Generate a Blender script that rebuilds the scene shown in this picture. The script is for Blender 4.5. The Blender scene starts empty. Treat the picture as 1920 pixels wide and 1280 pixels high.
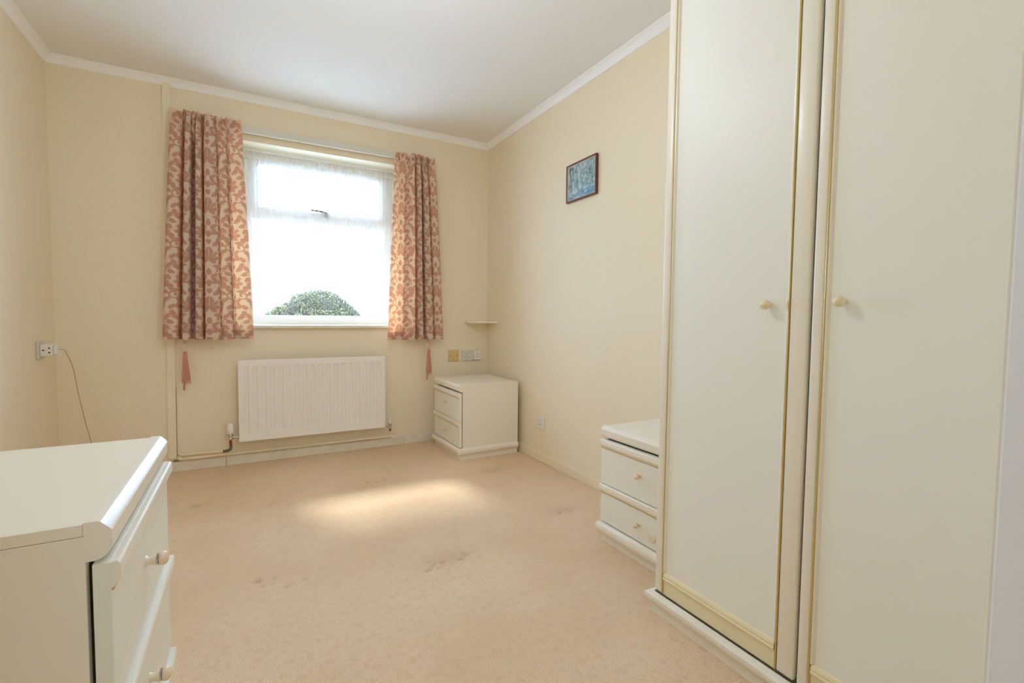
import bpy, bmesh, math, random
import numpy as np
from mathutils import Vector, Matrix

S = bpy.context.scene
COL = S.collection
PI = math.pi
random.seed(7)
rng = np.random.default_rng(11)

# ------------------------------------------------------------------ camera
cd = bpy.data.cameras.new('camera')
cam = bpy.data.objects.new('camera', cd)
COL.objects.link(cam)
cd.sensor_fit = 'HORIZONTAL'
cd.sensor_width = 36.0
cd.lens = 16.707
cd.clip_start = 0.01
cd.clip_end = 300
_r = Vector((0.8741, -0.4857, 0.0103)); _u = Vector((0.0159, 0.0499, 0.9986)); _f = Vector((0.4855, 0.8727, -0.0514))
cam.matrix_world = Matrix(((_r.x, _u.x, -_f.x, 0.9506), (_r.y, _u.y, -_f.y, -3.5911), (_r.z, _u.z, -_f.z, 0.9905), (0, 0, 0, 1)))
S.camera = cam

# ------------------------------------------------------------------ view, sky, sun, added fill lamps
S.view_settings.view_transform = 'Standard'
S.view_settings.look = 'None'
S.view_settings.exposure = 0.0
S.view_settings.gamma = 1.0
S.view_settings.use_curve_mapping = False
S.cycles.max_bounces = 14
S.cycles.diffuse_bounces = 10
S.cycles.transparent_max_bounces = 16
S.cycles.sample_clamp_indirect = 8.0

SKY = 11.2
SUN = 7.6
FILL = 13.0
HALL_FILL = 14.0
SKYC = (0.645, 1.01, 1.60)
SUNC = (1.0, 1.0, 1.04)
FILLC = (0.89, 1.01, 1.13)
HALL_FILLC = (0.72, 1.02, 1.45)
w = bpy.data.worlds.new('overcast_sky')
S.world = w
w.use_nodes = True
bg = w.node_tree.nodes['Background']
bg.inputs[0].default_value = (*SKYC, 1)
bg.inputs[1].default_value = SKY

ld = bpy.data.lights.new('sun', 'SUN'); ld.energy = SUN; ld.angle = math.radians(8.5); ld.color = SUNC
sun = bpy.data.objects.new('sun', ld); COL.objects.link(sun)
sun.rotation_euler = Vector((0.20, -1.0, -1.0)).to_track_quat('-Z', 'Y').to_euler()
sun.location = (-3, 12, 12)

W, H = 2.708, 2.40
YF = -3.42           # inner face of the front wall (the doorway wall)
DX0, DX1 = 0.85, 1.632  # doorway

def lamp(name, loc, power, radius, col):
    l = bpy.data.lights.new(name, 'POINT'); l.energy = power; l.shadow_soft_size = radius; l.color = col
    o = bpy.data.objects.new(name, l); COL.objects.link(o); o.location = loc
    return o
lamp('fill_ceiling', (1.30, -2.05, 1.98), FILL, 0.11, FILLC)  # unseen fill, added to light the room from above
lamp('fill_hall', (1.10, -4.35, 2.05), HALL_FILL, 0.12, HALL_FILLC)  # second added fill, out of sight behind the camera
pl = bpy.data.lights.new('window_portal', 'AREA'); pl.shape = 'RECTANGLE'; pl.size = 1.0; pl.size_y = 1.18
pl.cycles.is_portal = True
po = bpy.data.objects.new('window_portal', pl); COL.objects.link(po)
po.location = (1.44, 0.30, 1.52); po.rotation_euler = (-PI / 2, 0, 0)

# ------------------------------------------------------------------ materials
def mat(name, col, rough=0.6, spec=0.5, metal=0.0, bump=None, vary=None, transl=0.0, coat=0.0, sheen=0.0):
    m = bpy.data.materials.new(name); m.use_nodes = True
    nt = m.node_tree; b = nt.nodes['Principled BSDF']; L = nt.links
    b.inputs['Base Color'].default_value = (*col, 1); b.inputs['Roughness'].default_value = rough
    b.inputs['Specular IOR Level'].default_value = spec; b.inputs['Metallic'].default_value = metal
    if coat: b.inputs['Coat Weight'].default_value = coat; b.inputs['Coat Roughness'].default_value = 0.15
    if sheen: b.inputs['Sheen Weight'].default_value = sheen
    tc = nt.nodes.new('ShaderNodeTexCoord')
    if vary:   # (scale, second colour, amount)
        n = nt.nodes.new('ShaderNodeTexNoise'); n.inputs['Scale'].default_value = vary[0]; n.inputs['Detail'].default_value = 5
        L.new(tc.outputs['Object'], n.inputs['Vector'])
        mr = nt.nodes.new('ShaderNodeMapRange'); mr.inputs[1].default_value = 0.35; mr.inputs[2].default_value = 0.68
        mr.inputs[4].default_value = vary[2]
        L.new(n.outputs['Fac'], mr.inputs[0])
        mx = nt.nodes.new('ShaderNodeMix'); mx.data_type = 'RGBA'
        mx.inputs[6].default_value = (*col, 1); mx.inputs[7].default_value = (*vary[1], 1)
        L.new(mr.outputs[0], mx.inputs[0]); L.new(mx.outputs[2], b.inputs['Base Color'])
    if bump:   # (scale, strength, distance, detail)
        n = nt.nodes.new('ShaderNodeTexNoise'); n.inputs['Scale'].default_value = bump[0]; n.inputs['Detail'].default_value = bump[3]
        L.new(tc.outputs['Object'], n.inputs['Vector'])
        bp = nt.nodes.new('ShaderNodeBump'); bp.inputs['Strength'].default_value = bump[1]; bp.inputs['Distance'].default_value = bump[2]
        L.new(n.outputs['Fac'], bp.inputs['Height']); L.new(bp.outputs[0], b.inputs['Normal'])
    if transl:
        t = nt.nodes.new('ShaderNodeBsdfTranslucent'); t.inputs[0].default_value = (*col, 1)
        ms = nt.nodes.new('ShaderNodeMixShader'); ms.inputs[0].default_value = transl
        L.new(b.outputs[0], ms.inputs[1]); L.new(t.outputs[0], ms.inputs[2])
        L.new(ms.outputs[0], nt.nodes['Material Output'].inputs[0])
    return m

def srgb(r, g, b):
    f = lambda c: (c / 255 / 12.92) if c / 255 < 0.04045 else ((c / 255 + 0.055) / 1.055) ** 2.4
    return (f(r), f(g), f(b))

M = {}
M['wall'] = mat('cream_embossed_paper', srgb(241, 229, 205), 0.75, 0.25, bump=(80, 0.42, 0.006, 3), vary=(1.7, srgb(239, 226, 198), 0.6))
M['reveal'] = mat('reveal_paint', srgb(240, 232, 210), 0.6, 0.3)
M['ceil'] = mat('stippled_ceiling_paint', srgb(238, 238, 238), 0.8, 0.2, bump=(120, 0.35, 0.005, 3))
M['coving'] = mat('coving_gloss', srgb(248, 248, 250), 0.45, 0.4)
M['gloss'] = mat('white_gloss_wood', srgb(236, 230, 216), 0.35, 0.5, vary=(14, srgb(222, 213, 192), 0.6))
M['base_cream'] = mat('cream_gloss_wood', srgb(240, 227, 198), 0.4, 0.5)
M['strip'] = mat('cream_board', srgb(240, 230, 206), 0.5, 0.4)
M['door_white'] = mat('door_lining_white', srgb(238, 239, 243), 0.35, 0.5)
M['laminate'] = mat('ivory_laminate', srgb(239, 232, 218), 0.42, 0.45, bump=(220, 0.06, 0.001, 2))
M['laminate_front'] = mat('pale_ivory_front', srgb(236, 234, 222), 0.38, 0.45, bump=(160, 0.08, 0.001, 2))
M['panel'] = mat('door_panel_ivory', srgb(242, 242, 235), 0.45, 0.45, bump=(45, 0.12, 0.003, 2))
M['mould'] = mat('ivory_moulding', srgb(240, 233, 219), 0.36, 0.5, coat=0.12)
M['gilt'] = mat('gilt_bead', srgb(206, 180, 112), 0.35, 0.5, metal=0.35)
M['rail_cream'] = mat('primrose_rail', srgb(238, 226, 188), 0.45, 0.4)
M['knob'] = mat('cream_knob', srgb(240, 224, 192), 0.22, 0.55, coat=0.4)
M['knob_pink'] = mat('pink_cream_knob', srgb(240, 214, 186), 0.25, 0.55, coat=0.4)
M['brass'] = mat('polished_brass', srgb(214, 176, 110), 0.25, 0.5, metal=0.9)
M['chrome'] = mat('chrome', srgb(205, 205, 205), 0.18, 0.5, metal=1.0)
M['copper'] = mat('copper_pipe', srgb(150, 84, 52), 0.4, 0.5, metal=0.7)
M['dark'] = mat('dark_void', srgb(48, 42, 36), 0.8, 0.2)
M['grime'] = mat('grimy_gap', srgb(134, 116, 88), 0.9, 0.1)
M['tarnish'] = mat('tarnished_elbow', srgb(118, 120, 108), 0.35, 0.5, metal=0.7)
M['radiator'] = mat('radiator_enamel', srgb(244, 240, 235), 0.35, 0.5)
M['pipe'] = mat('cream_painted_pipe', srgb(238, 224, 192), 0.4, 0.45)
M['plastic'] = mat('white_plastic', srgb(234, 231, 226), 0.3, 0.5)
M['plastic_grey'] = mat('aged_white_plastic', srgb(216, 211, 200), 0.35, 0.5)
M['yellow_plate'] = mat('yellowed_plate', srgb(214, 190, 128), 0.4, 0.45)
M['screw'] = mat('screw_dark', srgb(110, 92, 64), 0.4, 0.5, metal=0.6)
M['upvc'] = mat('white_upvc', srgb(250, 250, 250), 0.3, 0.5)
M['rail_white'] = mat('curtain_rail_plastic', srgb(222, 218, 208), 0.4, 0.4)
M['frame_wood'] = mat('mahogany_frame', srgb(112, 54, 38), 0.35, 0.5, vary=(60, srgb(86, 38, 26), 0.7))
M['mount'] = mat('picture_slip', srgb(216, 208, 190), 0.5, 0.3)
M['tassel'] = mat('rose_tassel', srgb(206, 146, 126), 0.7, 0.2, bump=(300, 0.4, 0.003, 2), sheen=0.3)
M['bead'] = mat('pearl_bead', srgb(232, 214, 200), 0.25, 0.5)
M['cable'] = mat('tan_cable', srgb(190, 160, 112), 0.5, 0.3)
M['shade'] = mat('lamp_shade', srgb(240, 236, 226), 0.8, 0.1, transl=0.6)
M['leaf'] = mat('shrub_leaf', srgb(102, 92, 72), 0.8, 0.0, vary=(5, srgb(128, 122, 82), 1.0), transl=0.1)
M['twig'] = mat('shrub_twig', srgb(84, 74, 64), 0.8, 0.2)
M['paving'] = mat('pale_paving', srgb(206, 202, 196), 0.9, 0.1, vary=(3, srgb(190, 186, 178), 1.0))
M['blocker'] = mat('blocker_pale', srgb(214, 206, 194), 0.9, 0.1)

def carpet_material():
    m = bpy.data.materials.new('beige_cut_pile_carpet'); m.use_nodes = True
    nt = m.node_tree; L = nt.links; b = nt.nodes['Principled BSDF']
    b.inputs['Roughness'].default_value = 0.95; b.inputs['Specular IOR Level'].default_value = 0.1
    b.inputs['Sheen Weight'].default_value = 0.15
    tc = nt.nodes.new('ShaderNodeTexCoord')
    def noise(scale, det):
        n = nt.nodes.new('ShaderNodeTexNoise'); n.inputs['Scale'].default_value = scale; n.inputs['Detail'].default_value = det
        L.new(tc.outputs['Object'], n.inputs['Vector']); return n
    def mix(fac, a, c):
        x = nt.nodes.new('ShaderNodeMix'); x.data_type = 'RGBA'
        L.new(fac, x.inputs[0])
        if isinstance(a, tuple): x.inputs[6].default_value = (*a, 1)
        else: L.new(a, x.inputs[6])
        x.inputs[7].default_value = (*c, 1); return x.outputs[2]
    def rng_(o, a, c, d):
        r = nt.nodes.new('ShaderNodeMapRange'); r.inputs[1].default_value = a; r.inputs[2].default_value = c; r.inputs[4].default_value = d
        L.new(o, r.inputs[0]); return r.outputs[0]
    big = noise(1.6, 3); mid = noise(38, 4); fine = noise(260, 2)
    c = mix(rng_(big.outputs['Fac'], 0.35, 0.65, 1), srgb(248, 221, 186), srgb(236, 206, 168))
    c = mix(rng_(mid.outputs['Fac'], 0.48, 0.72, 0.5), c, srgb(226, 190, 148))
    c = mix(rng_(fine.outputs['Fac'], 0.48, 0.68, 0.8), c, srgb(220, 183, 146))
    at = nt.nodes.new('ShaderNodeAttribute'); at.attribute_name = 'wear'
    c = mix(rng_(at.outputs['Fac'], 0.0, 1.0, 0.75), c, srgb(150, 108, 62))
    L.new(c, b.inputs['Base Color'])
    bp = nt.nodes.new('ShaderNodeBump'); bp.inputs['Strength'].default_value = 0.7; bp.inputs['Distance'].default_value = 0.008
    L.new(fine.outputs['Fac'], bp.inputs['Height']); L.new(bp.outputs[0], b.inputs['Normal'])
    return m
M['carpet'] = carpet_material()

def damask_material():
    m = bpy.data.materials.new('rose_damask_cloth'); m.use_nodes = True
    nt = m.node_tree; L = nt.links; b = nt.nodes['Principled BSDF']
    at = nt.nodes.new('ShaderNodeAttribute'); at.attribute_name = 'damask'
    tc = nt.nodes.new('ShaderNodeTexCoord')
    n = nt.nodes.new('ShaderNodeTexNoise'); n.inputs['Scale'].default_value = 420; n.inputs['Detail'].default_value = 2
    L.new(tc.outputs['Object'], n.inputs['Vector'])
    ad = nt.nodes.new('ShaderNodeMath'); ad.operation = 'MULTIPLY_ADD'; ad.inputs[1].default_value = 0.25; 
    L.new(n.outputs['Fac'], ad.inputs[0]); L.new(at.outputs['Fac'], ad.inputs[2])
    mr = nt.nodes.new('ShaderNodeMapRange'); mr.inputs[1].default_value = 0.47; mr.inputs[2].default_value = 0.78; mr.inputs[4].default_value = 1
    L.new(ad.outputs[0], mr.inputs[0])
    mx = nt.nodes.new('ShaderNodeMix'); mx.data_type = 'RGBA'
    mx.inputs[6].default_value = (*srgb(234, 222, 203), 1); mx.inputs[7].default_value = (*srgb(208, 166, 144), 1)
    L.new(mr.outputs[0], mx.inputs[0]); L.new(mx.outputs[2], b.inputs['Base Color'])
    b.inputs['Roughness'].default_value = 0.75; b.inputs['Specular IOR Level'].default_value = 0.25; b.inputs['Sheen Weight'].default_value = 0.2
    t = nt.nodes.new('ShaderNodeBsdfTranslucent')
    mu = nt.nodes.new('ShaderNodeMix'); mu.data_type = 'RGBA'; mu.blend_type = 'MULTIPLY'; mu.inputs[0].default_value = 1
    mu.inputs[7].default_value = (1.0, 0.58, 0.32, 1); L.new(mx.outputs[2], mu.inputs[6]); L.new(mu.outputs[2], t.inputs[0])
    ms = nt.nodes.new('ShaderNodeMixShader'); ms.inputs[0].default_value = 0.34
    L.new(b.outputs[0], ms.inputs[1]); L.new(t.outputs[0], ms.inputs[2]); L.new(ms.outputs[0], nt.nodes['Material Output'].inputs[0])
    return m
M['damask'] = damask_material()

def net_material(name, clear):
    m = bpy.data.materials.new(name); m.use_nodes = True
    nt = m.node_tree; L = nt.links
    tr = nt.nodes.new('ShaderNodeBsdfTransparent')
    d = nt.nodes.new('ShaderNodeBsdfDiffuse'); d.inputs[0].default_value = (0.80, 0.77, 0.74, 1)
    t = nt.nodes.new('ShaderNodeBsdfTranslucent'); t.inputs[0].default_value = (0.90, 0.86, 0.80, 1)
    m1 = nt.nodes.new('ShaderNodeMixShader'); m1.inputs[0].default_value = 0.32
    L.new(d.outputs[0], m1.inputs[1]); L.new(t.outputs[0], m1.inputs[2])
    m2 = nt.nodes.new('ShaderNodeMixShader'); m2.inputs[0].default_value = clear
    L.new(m1.outputs[0], m2.inputs[1]); L.new(tr.outputs[0], m2.inputs[2])
    L.new(m2.outputs[0], nt.nodes['Material Output'].inputs[0])
    return m
M['net'] = net_material('white_voile', 0.5)
M['net_tape'] = net_material('voile_heading_tape', 0.22)

def glass_material():
    m = bpy.data.materials.new('window_glass'); m.use_nodes = True
    nt = m.node_tree; L = nt.links
    tr = nt.nodes.new('ShaderNodeBsdfTransparent'); tr.inputs[0].default_value = (0.96, 0.98, 0.97, 1)
    g = nt.nodes.new('ShaderNodeBsdfGlossy'); g.inputs['Roughness'].default_value = 0.02
    lw = nt.nodes.new('ShaderNodeLayerWeight')          # Schlick reflectance of a thin sheet
    pw = nt.nodes.new('ShaderNodeMath'); pw.operation = 'POWER'; pw.inputs[1].default_value = 5; L.new(lw.outputs['Facing'], pw.inputs[0])
    fr = nt.nodes.new('ShaderNodeMath'); fr.operation = 'MULTIPLY_ADD'; fr.inputs[1].default_value = 0.9; fr.inputs[2].default_value = 0.04; L.new(pw.outputs[0], fr.inputs[0])
    ms = nt.nodes.new('ShaderNodeMixShader'); L.new(fr.outputs[0], ms.inputs[0]); L.new(tr.outputs[0], ms.inputs[1]); L.new(g.outputs[0], ms.inputs[2])
    L.new(ms.outputs[0], nt.nodes['Material Output'].inputs[0])
    return m
M['glass'] = glass_material()

def art_material():
    m = bpy.data.materials.new('woodland_print'); m.use_nodes = True
    nt = m.node_tree; b = nt.nodes['Principled BSDF']
    at = nt.nodes.new('ShaderNodeAttribute'); at.attribute_name = 'paint'
    nt.links.new(at.outputs['Color'], b.inputs['Base Color']); b.inputs['Roughness'].default_value = 0.35
    return m
M['art'] = art_material()

# ------------------------------------------------------------------ mesh helpers
def box(bm, x0, x1, y0, y1, z0, z1, bev=0.0, seg=2):
    g = bmesh.ops.create_cube(bm, size=1.0)
    vs = g['verts']
    for v in vs:
        v.co = Vector((x0 + (v.co.x + .5) * (x1 - x0), y0 + (v.co.y + .5) * (y1 - y0), z0 + (v.co.z + .5) * (z1 - z0)))
    if bev:
        es = list({e for v in vs for e in v.link_edges})
        bmesh.ops.bevel(bm, geom=es, offset=bev, segments=seg, affect='EDGES', profile=0.5)
    return bm

def prism(bm, pts, vec):
    """closed 3-D polygon pts swept along vec"""
    a = [bm.verts.new(p) for p in pts]
    vec = Vector(vec)
    b_ = [bm.verts.new(Vector(p) + vec) for p in pts]
    n = len(a)
    bm.faces.new(a); bm.faces.new(b_[::-1])
    for i in range(n):
        bm.faces.new((a[i], b_[i], b_[(i + 1) % n], a[(i + 1) % n]))
    return bm

def sweep(bm, prof, path, normals):
    """open/closed mitred profile: at each path point, prof (o, z) placed along outward vector"""
    rings = []
    for p, n in zip(path, normals):
        p = Vector(p); n = Vector(n)
        rings.append([bm.verts.new(p + n * o + Vector((0, 0, z))) for o, z in prof])
    m = len(prof)
    for i in range(len(rings) - 1):
        for j in range(m):
            bm.faces.new((rings[i][j], rings[i + 1][j], rings[i + 1][(j + 1) % m], rings[i][(j + 1) % m]))
    bm.faces.new(rings[0]); bm.faces.new(rings[-1][::-1])
    return bm

def tube(bm, pts, r, seg=12):
    pts = [Vector(p) for p in pts]
    rs = r if isinstance(r, (list, tuple)) else [r] * len(pts)
    prev = None; rings = []
    for i, p in enumerate(pts):
        t = (pts[min(i + 1, len(pts) - 1)] - pts[max(i - 1, 0)]).normalized()
        if prev is None:
            ref = Vector((0, 0, 1)) if abs(t.z) < 0.9 else Vector((1, 0, 0))
            nx = t.cross(ref).normalized()
        else:
            nx = (prev - t * prev.dot(t)).normalized()
        prev = nx; ny = t.cross(nx)
        rings.append([bm.verts.new(p + (nx * math.cos(2 * PI * k / seg) + ny * math.sin(2 * PI * k / seg)) * rs[i]) for k in range(seg)])
    for i in range(len(rings) - 1):
        for k in range(seg):
            bm.faces.new((rings[i][k], rings[i][(k + 1) % seg], rings[i + 1][(k + 1) % seg], rings[i + 1][k]))
    bm.faces.new(rings[0][::-1]); bm.faces.new(rings[-1])
    return bm

def lathe(bm, prof, origin, axis, seg=20):
    """prof [(r, h)] revolved about axis through origin"""
    o = Vector(origin); ax = Vector(axis).normalized()
    ref = Vector((0, 0, 1)) if abs(ax.z) < 0.9 else Vector((1, 0, 0))
    u = ax.cross(ref).normalized(); v = ax.cross(u)
    rings = []
    for r, h in prof:
        if r < 1e-6: rings.append([bm.verts.new(o + ax * h)])
        else: rings.append([bm.verts.new(o + ax * h + (u * math.cos(2 * PI * k / seg) + v * math.sin(2 * PI * k / seg)) * r) for k in range(seg)])
    for i in range(len(rings) - 1):
        A, B = rings[i], rings[i + 1]
        for k in range(seg):
            k2 = (k + 1) % seg
            if len(A) == 1 and len(B) == 1: continue
            if len(A) == 1: bm.faces.new((A[0], B[k2], B[k]))
            elif len(B) == 1: bm.faces.new((A[k], A[k2], B[0]))
            else: bm.faces.new((A[k], A[k2], B[k2], B[k]))
    if len(rings[0]) > 1: bm.faces.new(rings[0])
    if len(rings[-1]) > 1: bm.faces.new(rings[-1][::-1])
    return bm

def smooth_pts(pts, n=8):
    """Catmull-Rom"""
    P = [Vector(p) for p in pts]; out = []
    for i in range(len(P) - 1):
        a, b_, c, d = P[max(i - 1, 0)], P[i], P[i + 1], P[min(i + 2, len(P) - 1)]
        for k in range(n):
            t = k / n
            out.append(0.5 * ((2 * b_) + (c - a) * t + (2 * a - 5 * b_ + 4 * c - d) * t * t + (3 * b_ - a - 3 * c + d) * t ** 3))
    out.append(P[-1]); return out

def new(): return bmesh.new()

def root_loc(p):
    v = Vector((0, 0, 0))
    while p is not None:
        v = v + Vector(p.location); p = p.parent
    return v

def obj(name, bm, m, parent=None, smooth=False, world=False, loc=None, angle=35):
    """link ONE mesh object.  world=True: verts are world coordinates, shifted to the parent's (or loc) origin"""
    bmesh.ops.recalc_face_normals(bm, faces=bm.faces[:])
    me = bpy.data.meshes.new(name)
    off = None
    if parent is not None and world: off = root_loc(parent)
    elif loc is not None: off = Vector(loc)
    if off is not None:
        bmesh.ops.translate(bm, verts=bm.verts[:], vec=-off)
    bm.to_mesh(me); bm.free()
    me.materials.append(m)
    if smooth:
        me.polygons.foreach_set('use_smooth', [True] * len(me.polygons))
        try: me.set_sharp_from_angle(angle=math.radians(angle))
        except Exception: pass
    o = bpy.data.objects.new(name, me); COL.objects.link(o)
    if parent is not None: o.parent = parent
    elif loc is not None: o.location = loc
    return o

def tag(o, label=None, cat=None, group=None, kind=None):
    if label: o['label'] = label
    if cat: o['category'] = cat
    if group: o['group'] = group
    if kind: o['kind'] = kind
    return o

def thing(name, label, cat, loc, rz=0.0, group=None):
    o = bpy.data.objects.new(name, None); COL.objects.link(o)
    o.empty_display_size = 0.05
    o.location = loc; o.rotation_euler = (0, 0, rz)
    return tag(o, label, cat, group)

def struct(name, bm, m, parent=None, smooth=False, label=None, cat=None):
    o = obj(name, bm, m, parent, smooth, world=parent is not None)
    if parent is None:
        o['kind'] = 'structure'; tag(o, label, cat)
    return o

# ------------------------------------------------------------------ room shell
WX0, WX1, WZ0, WZ1, RD = 0.925, 1.955, 0.905, 2.118, 0.30   # window opening, wall thickness
bm = new()
box(bm, -0.1, WX0, 0, RD, -0.1, H + 0.1); box(bm, WX1, W + 0.1, 0, RD, -0.1, H + 0.1)
box(bm, WX0, WX1, 0, RD, -0.1, WZ0); box(bm, WX0, WX1, 0, RD, WZ1, H + 0.1)
struct('wall_back', bm, M['wall'], label='cream embossed wall with the window in it', cat='wall')
bm = new(); box(bm, -0.1, 0, -5.6, 0, -0.1, H + 0.1); struct('wall_left', bm, M['wall'], label='cream embossed wall at the left', cat='wall')
bm = new(); box(bm, W, W + 0.1, -5.6, 0, -0.1, H + 0.1); struct('wall_right', bm, M['wall'], label='cream embossed wall carrying the framed picture', cat='wall')
bm = new()
box(bm, 0, DX0, YF - 0.1, YF, 0, H); box(bm, DX1, W, YF - 0.1, YF, 0, H); box(bm, DX0, DX1, YF - 0.1, YF, 2.0, H)
struct('wall_front', bm, M['wall'], label='cream wall around the doorway', cat='wall')
bm = new(); box(bm, 0, W, -5.7, -5.6, -0.1, H + 0.1); struct('wall_hall', bm, M['wall'], label='cream wall at the end of the hall', cat='wall')
bm = new(); box(bm, 0, W, -5.6, 0, H, H + 0.1); struct('ceiling', bm, M['ceil'], label='off-white stippled ceiling', cat='ceiling')

# doorway lining (its right jamb is the white strip at the right of the frame)
dr = bpy.data.objects.new('door_1', None); COL.objects.link(dr); dr.location = (1.235, YF - 0.05, 0)
tag(dr, 'white painted door lining at the right edge of view', 'door', kind='structure')
bm = new(); box(bm, DX1 - 0.022, DX1, YF - 0.115, YF + 0.002, 0.0, 2.0, 0.002); obj('jamb', bm, M['door_white'], dr, world=True)
bm = new(); box(bm, DX0, DX0 + 0.022, YF - 0.115, YF + 0.002, 0.0, 2.0, 0.002); obj('jamb', bm, M['door_white'], dr, world=True)
bm = new(); box(bm, DX0, DX1, YF - 0.115, YF + 0.002, 1.978, 2.0, 0.002); obj('head', bm, M['door_white'], dr, world=True)
bm = new(); box(bm, DX1 - .013, DX1 + .05, YF + .0025, YF + .008, 0.0, 2.045, .002); obj('architrave', bm, M['laminate'], dr, world=True)
bm = new(); box(bm, DX0 - 0.05, DX0 + 0.014, YF + 0.001, YF + 0.014, 0.0, 2.045, 0.004); obj('architrave', bm, M['base_cream'], dr, world=True)

# carpet with furniture dents: real dips in a fine grid, worn darker where the pile is crushed
def floor_mesh():
    nx, ny = 270, 400
    xs = np.linspace(0, W, nx); ys = np.linspace(-3.9, 0, ny)
    X, Y = np.meshgrid(xs, ys)
    Z = np.zeros_like(X); Wr = np.zeros_like(X)
    dents = []
    def cluster(cx, cy, n, sx, sy, r, tilt=0.0):
        for i in range(n):
            t = rng.uniform(-1, 1); s = rng.uniform(-1, 1)
            dents.append((cx + t * sx * math.cos(tilt) - s * sy * math.sin(tilt), cy + t * sx * math.sin(tilt) + s * sy * math.cos(tilt), r * rng.uniform(.7, 1.2)))
    cluster(1.66, -1.82, 17, .12, .03, .012, .1)
    cluster(1.00, -1.645, 7, .035, .035, .012)
    cluster(1.10, -1.70, 3, .05, .02, .009)
    cluster(0.71, -0.70, 5, .035, .02, .012)
    cluster(1.03, -0.84, 4, .04, .02, .010)
    cluster(1.64, -0.74, 7, .09, .02, .011)
    cluster(2.33, -0.88, 5, .05, .03, .014)
    cluster(2.36, -1.64, 6, .05, .03, .013)
    for (x, y, r) in dents:
        g = np.exp(-(((X - x) / r) ** 2 + ((Y - y) / (r * .6)) ** 2))
        Z -= 0.009 * g; Wr = np.maximum(Wr, g * 0.5)
    for (x, y, a) in ((2.33, -0.88, .12), (2.36, -1.62, .12), (1.66, -1.80, .12)):
        Wr = np.maximum(Wr, .22 * np.exp(-(((X - x) / a) ** 2 + ((Y - y) / (a * .5)) ** 2)))
    V = np.stack([X.ravel(), Y.ravel(), Z.ravel()], 1)
    idx = np.arange(nx * ny).reshape(ny, nx)
    F = np.stack([idx[:-1, :-1].ravel(), idx[:-1, 1:].ravel(), idx[1:, 1:].ravel(), idx[1:, :-1].ravel()], 1)
    me = bpy.data.meshes.new('floor'); me.from_pydata(V.tolist(), [], F.tolist())
    at = me.attributes.new('wear', 'FLOAT', 'POINT'); at.data.foreach_set('value', Wr.ravel().astype(np.float32))
    me.polygons.foreach_set('use_smooth', [True] * len(me.polygons))
    me.materials.append(M['carpet'])
    o = bpy.data.objects.new('floor', me); COL.objects.link(o)
    tag(o, 'beige carpet with furniture dents', 'floor', kind='structure')
floor_mesh()
bm = new(); box(bm, 0, W, -5.6, -3.9, -0.1, 0.0); struct('floor_hall', bm, M['carpet'], label='beige carpet of the hall', cat='floor')

# coving: small scotia with a lip, mitred at the corners
cp = [(0, -.042), (.006, -.042), (.010, -.036), (.014, -.024), (.024, -.014), (.034, -.010), (.040, -.006), (.040, 0), (0, 0)]
def cov(name, path, nrm, label):
    bm = new(); sweep(bm, cp, path, nrm); struct(name, bm, M['coving'], label=label, cat='coving', smooth=True)
cov('trim_1', [(0, 0, H), (W, 0, H)], [(1, -1, 0), (-1, -1, 0)], 'white coving above the window wall')
cov('trim_2', [(0, YF, H), (0, 0, H)], [(1, 1, 0), (1, -1, 0)], 'white coving along the left wall')
cov('trim_3', [(W, 0, H), (W, YF, H)], [(-1, -1, 0), (-1, 1, 0)], 'white coving along the right wall')

# skirting boards
bb = bpy.data.objects.new('baseboard_back', None); COL.objects.link(bb); bb.location = (1.35, -.015, 0)
tag(bb, 'white skirting below the radiator, in three lengths', 'skirting', kind='structure')
for x0, x1 in ((0.0, 0.8125), (0.8145, 1.990), (1.992, W)):
    bm = new(); box(bm, x0, x1, -.016, 0, 0, .062, 0.003); obj('board', bm, M['gloss'], bb, world=True)
bm = new(); box(bm, W - .016, W, YF, -.016, 0, .060, 0.003); struct('baseboard_right', bm, M['base_cream'], label='cream skirting along the right wall', cat='skirting')
bm = new(); box(bm, 0, .016, YF, -.016, 0, .062, 0.003); struct('baseboard_left', bm, M['base_cream'], label='cream skirting along the left wall', cat='skirting')

# vertical cover board left of the window, ceiling to skirting, leaning very slightly
bm = new()
prism(bm, [(.507, 0, .085), (.549, 0, .085), (.549, -.014, .085), (.507, -.014, .085)], (.017, 0, 2.307))
struct('trim_4', bm, M['strip'], label='cream upright cover board behind the left curtain', cat='trim')
bm = new()
prism(bm, [(.5495, 0, .095), (.5512, 0, .095), (.5512, -.004, .095), (.5495, -.004, .095)], (.0032, 0, .44))
prism(bm, [(.530, 0, .066), (.558, 0, .066), (.558, -.006, .066), (.530, -.006, .066)], (0, 0, .006))
struct('trim_5', bm, M['grime'], label='dark gap along the foot of the cover board', cat='trim')

# ------------------------------------------------------------------ window
win = bpy.data.objects.new('window_1', None); COL.objects.link(win); win.location = (1.44, .2, WZ0)
tag(win, 'white window with a wide top vent over one big pane', 'window', kind='structure')
y0, y1 = .17, .235
def frame_rect(bm, x0, x1, z0, z1, t, ya, yb, bev=.004, tb=None):
    tb = t if tb is None else tb
    box(bm, x0, x0 + t, ya, yb, z0, z1, bev); box(bm, x1 - t, x1, ya, yb, z0, z1, bev)
    box(bm, x0 + t, x1 - t, ya, yb, z1 - t, z1, bev); box(bm, x0 + t, x1 - t, ya, yb, z0, z0 + tb, bev)
bm = new(); frame_rect(bm, WX0 + .001, WX1 - .001, WZ0 + .015, WZ1 - .001, .062, y0, y1, tb=.066)
box(bm, WX0 + .06, WX1 - .06, y0, y1, 1.650, 1.695, .004)
obj('window_frame', bm, M['upvc'], win, world=True)
bm = new(); frame_rect(bm, WX0 + .060, WX1 - .060, 1.692, WZ1 - .060, .044, y0 - .012, y1 - .02)
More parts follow.
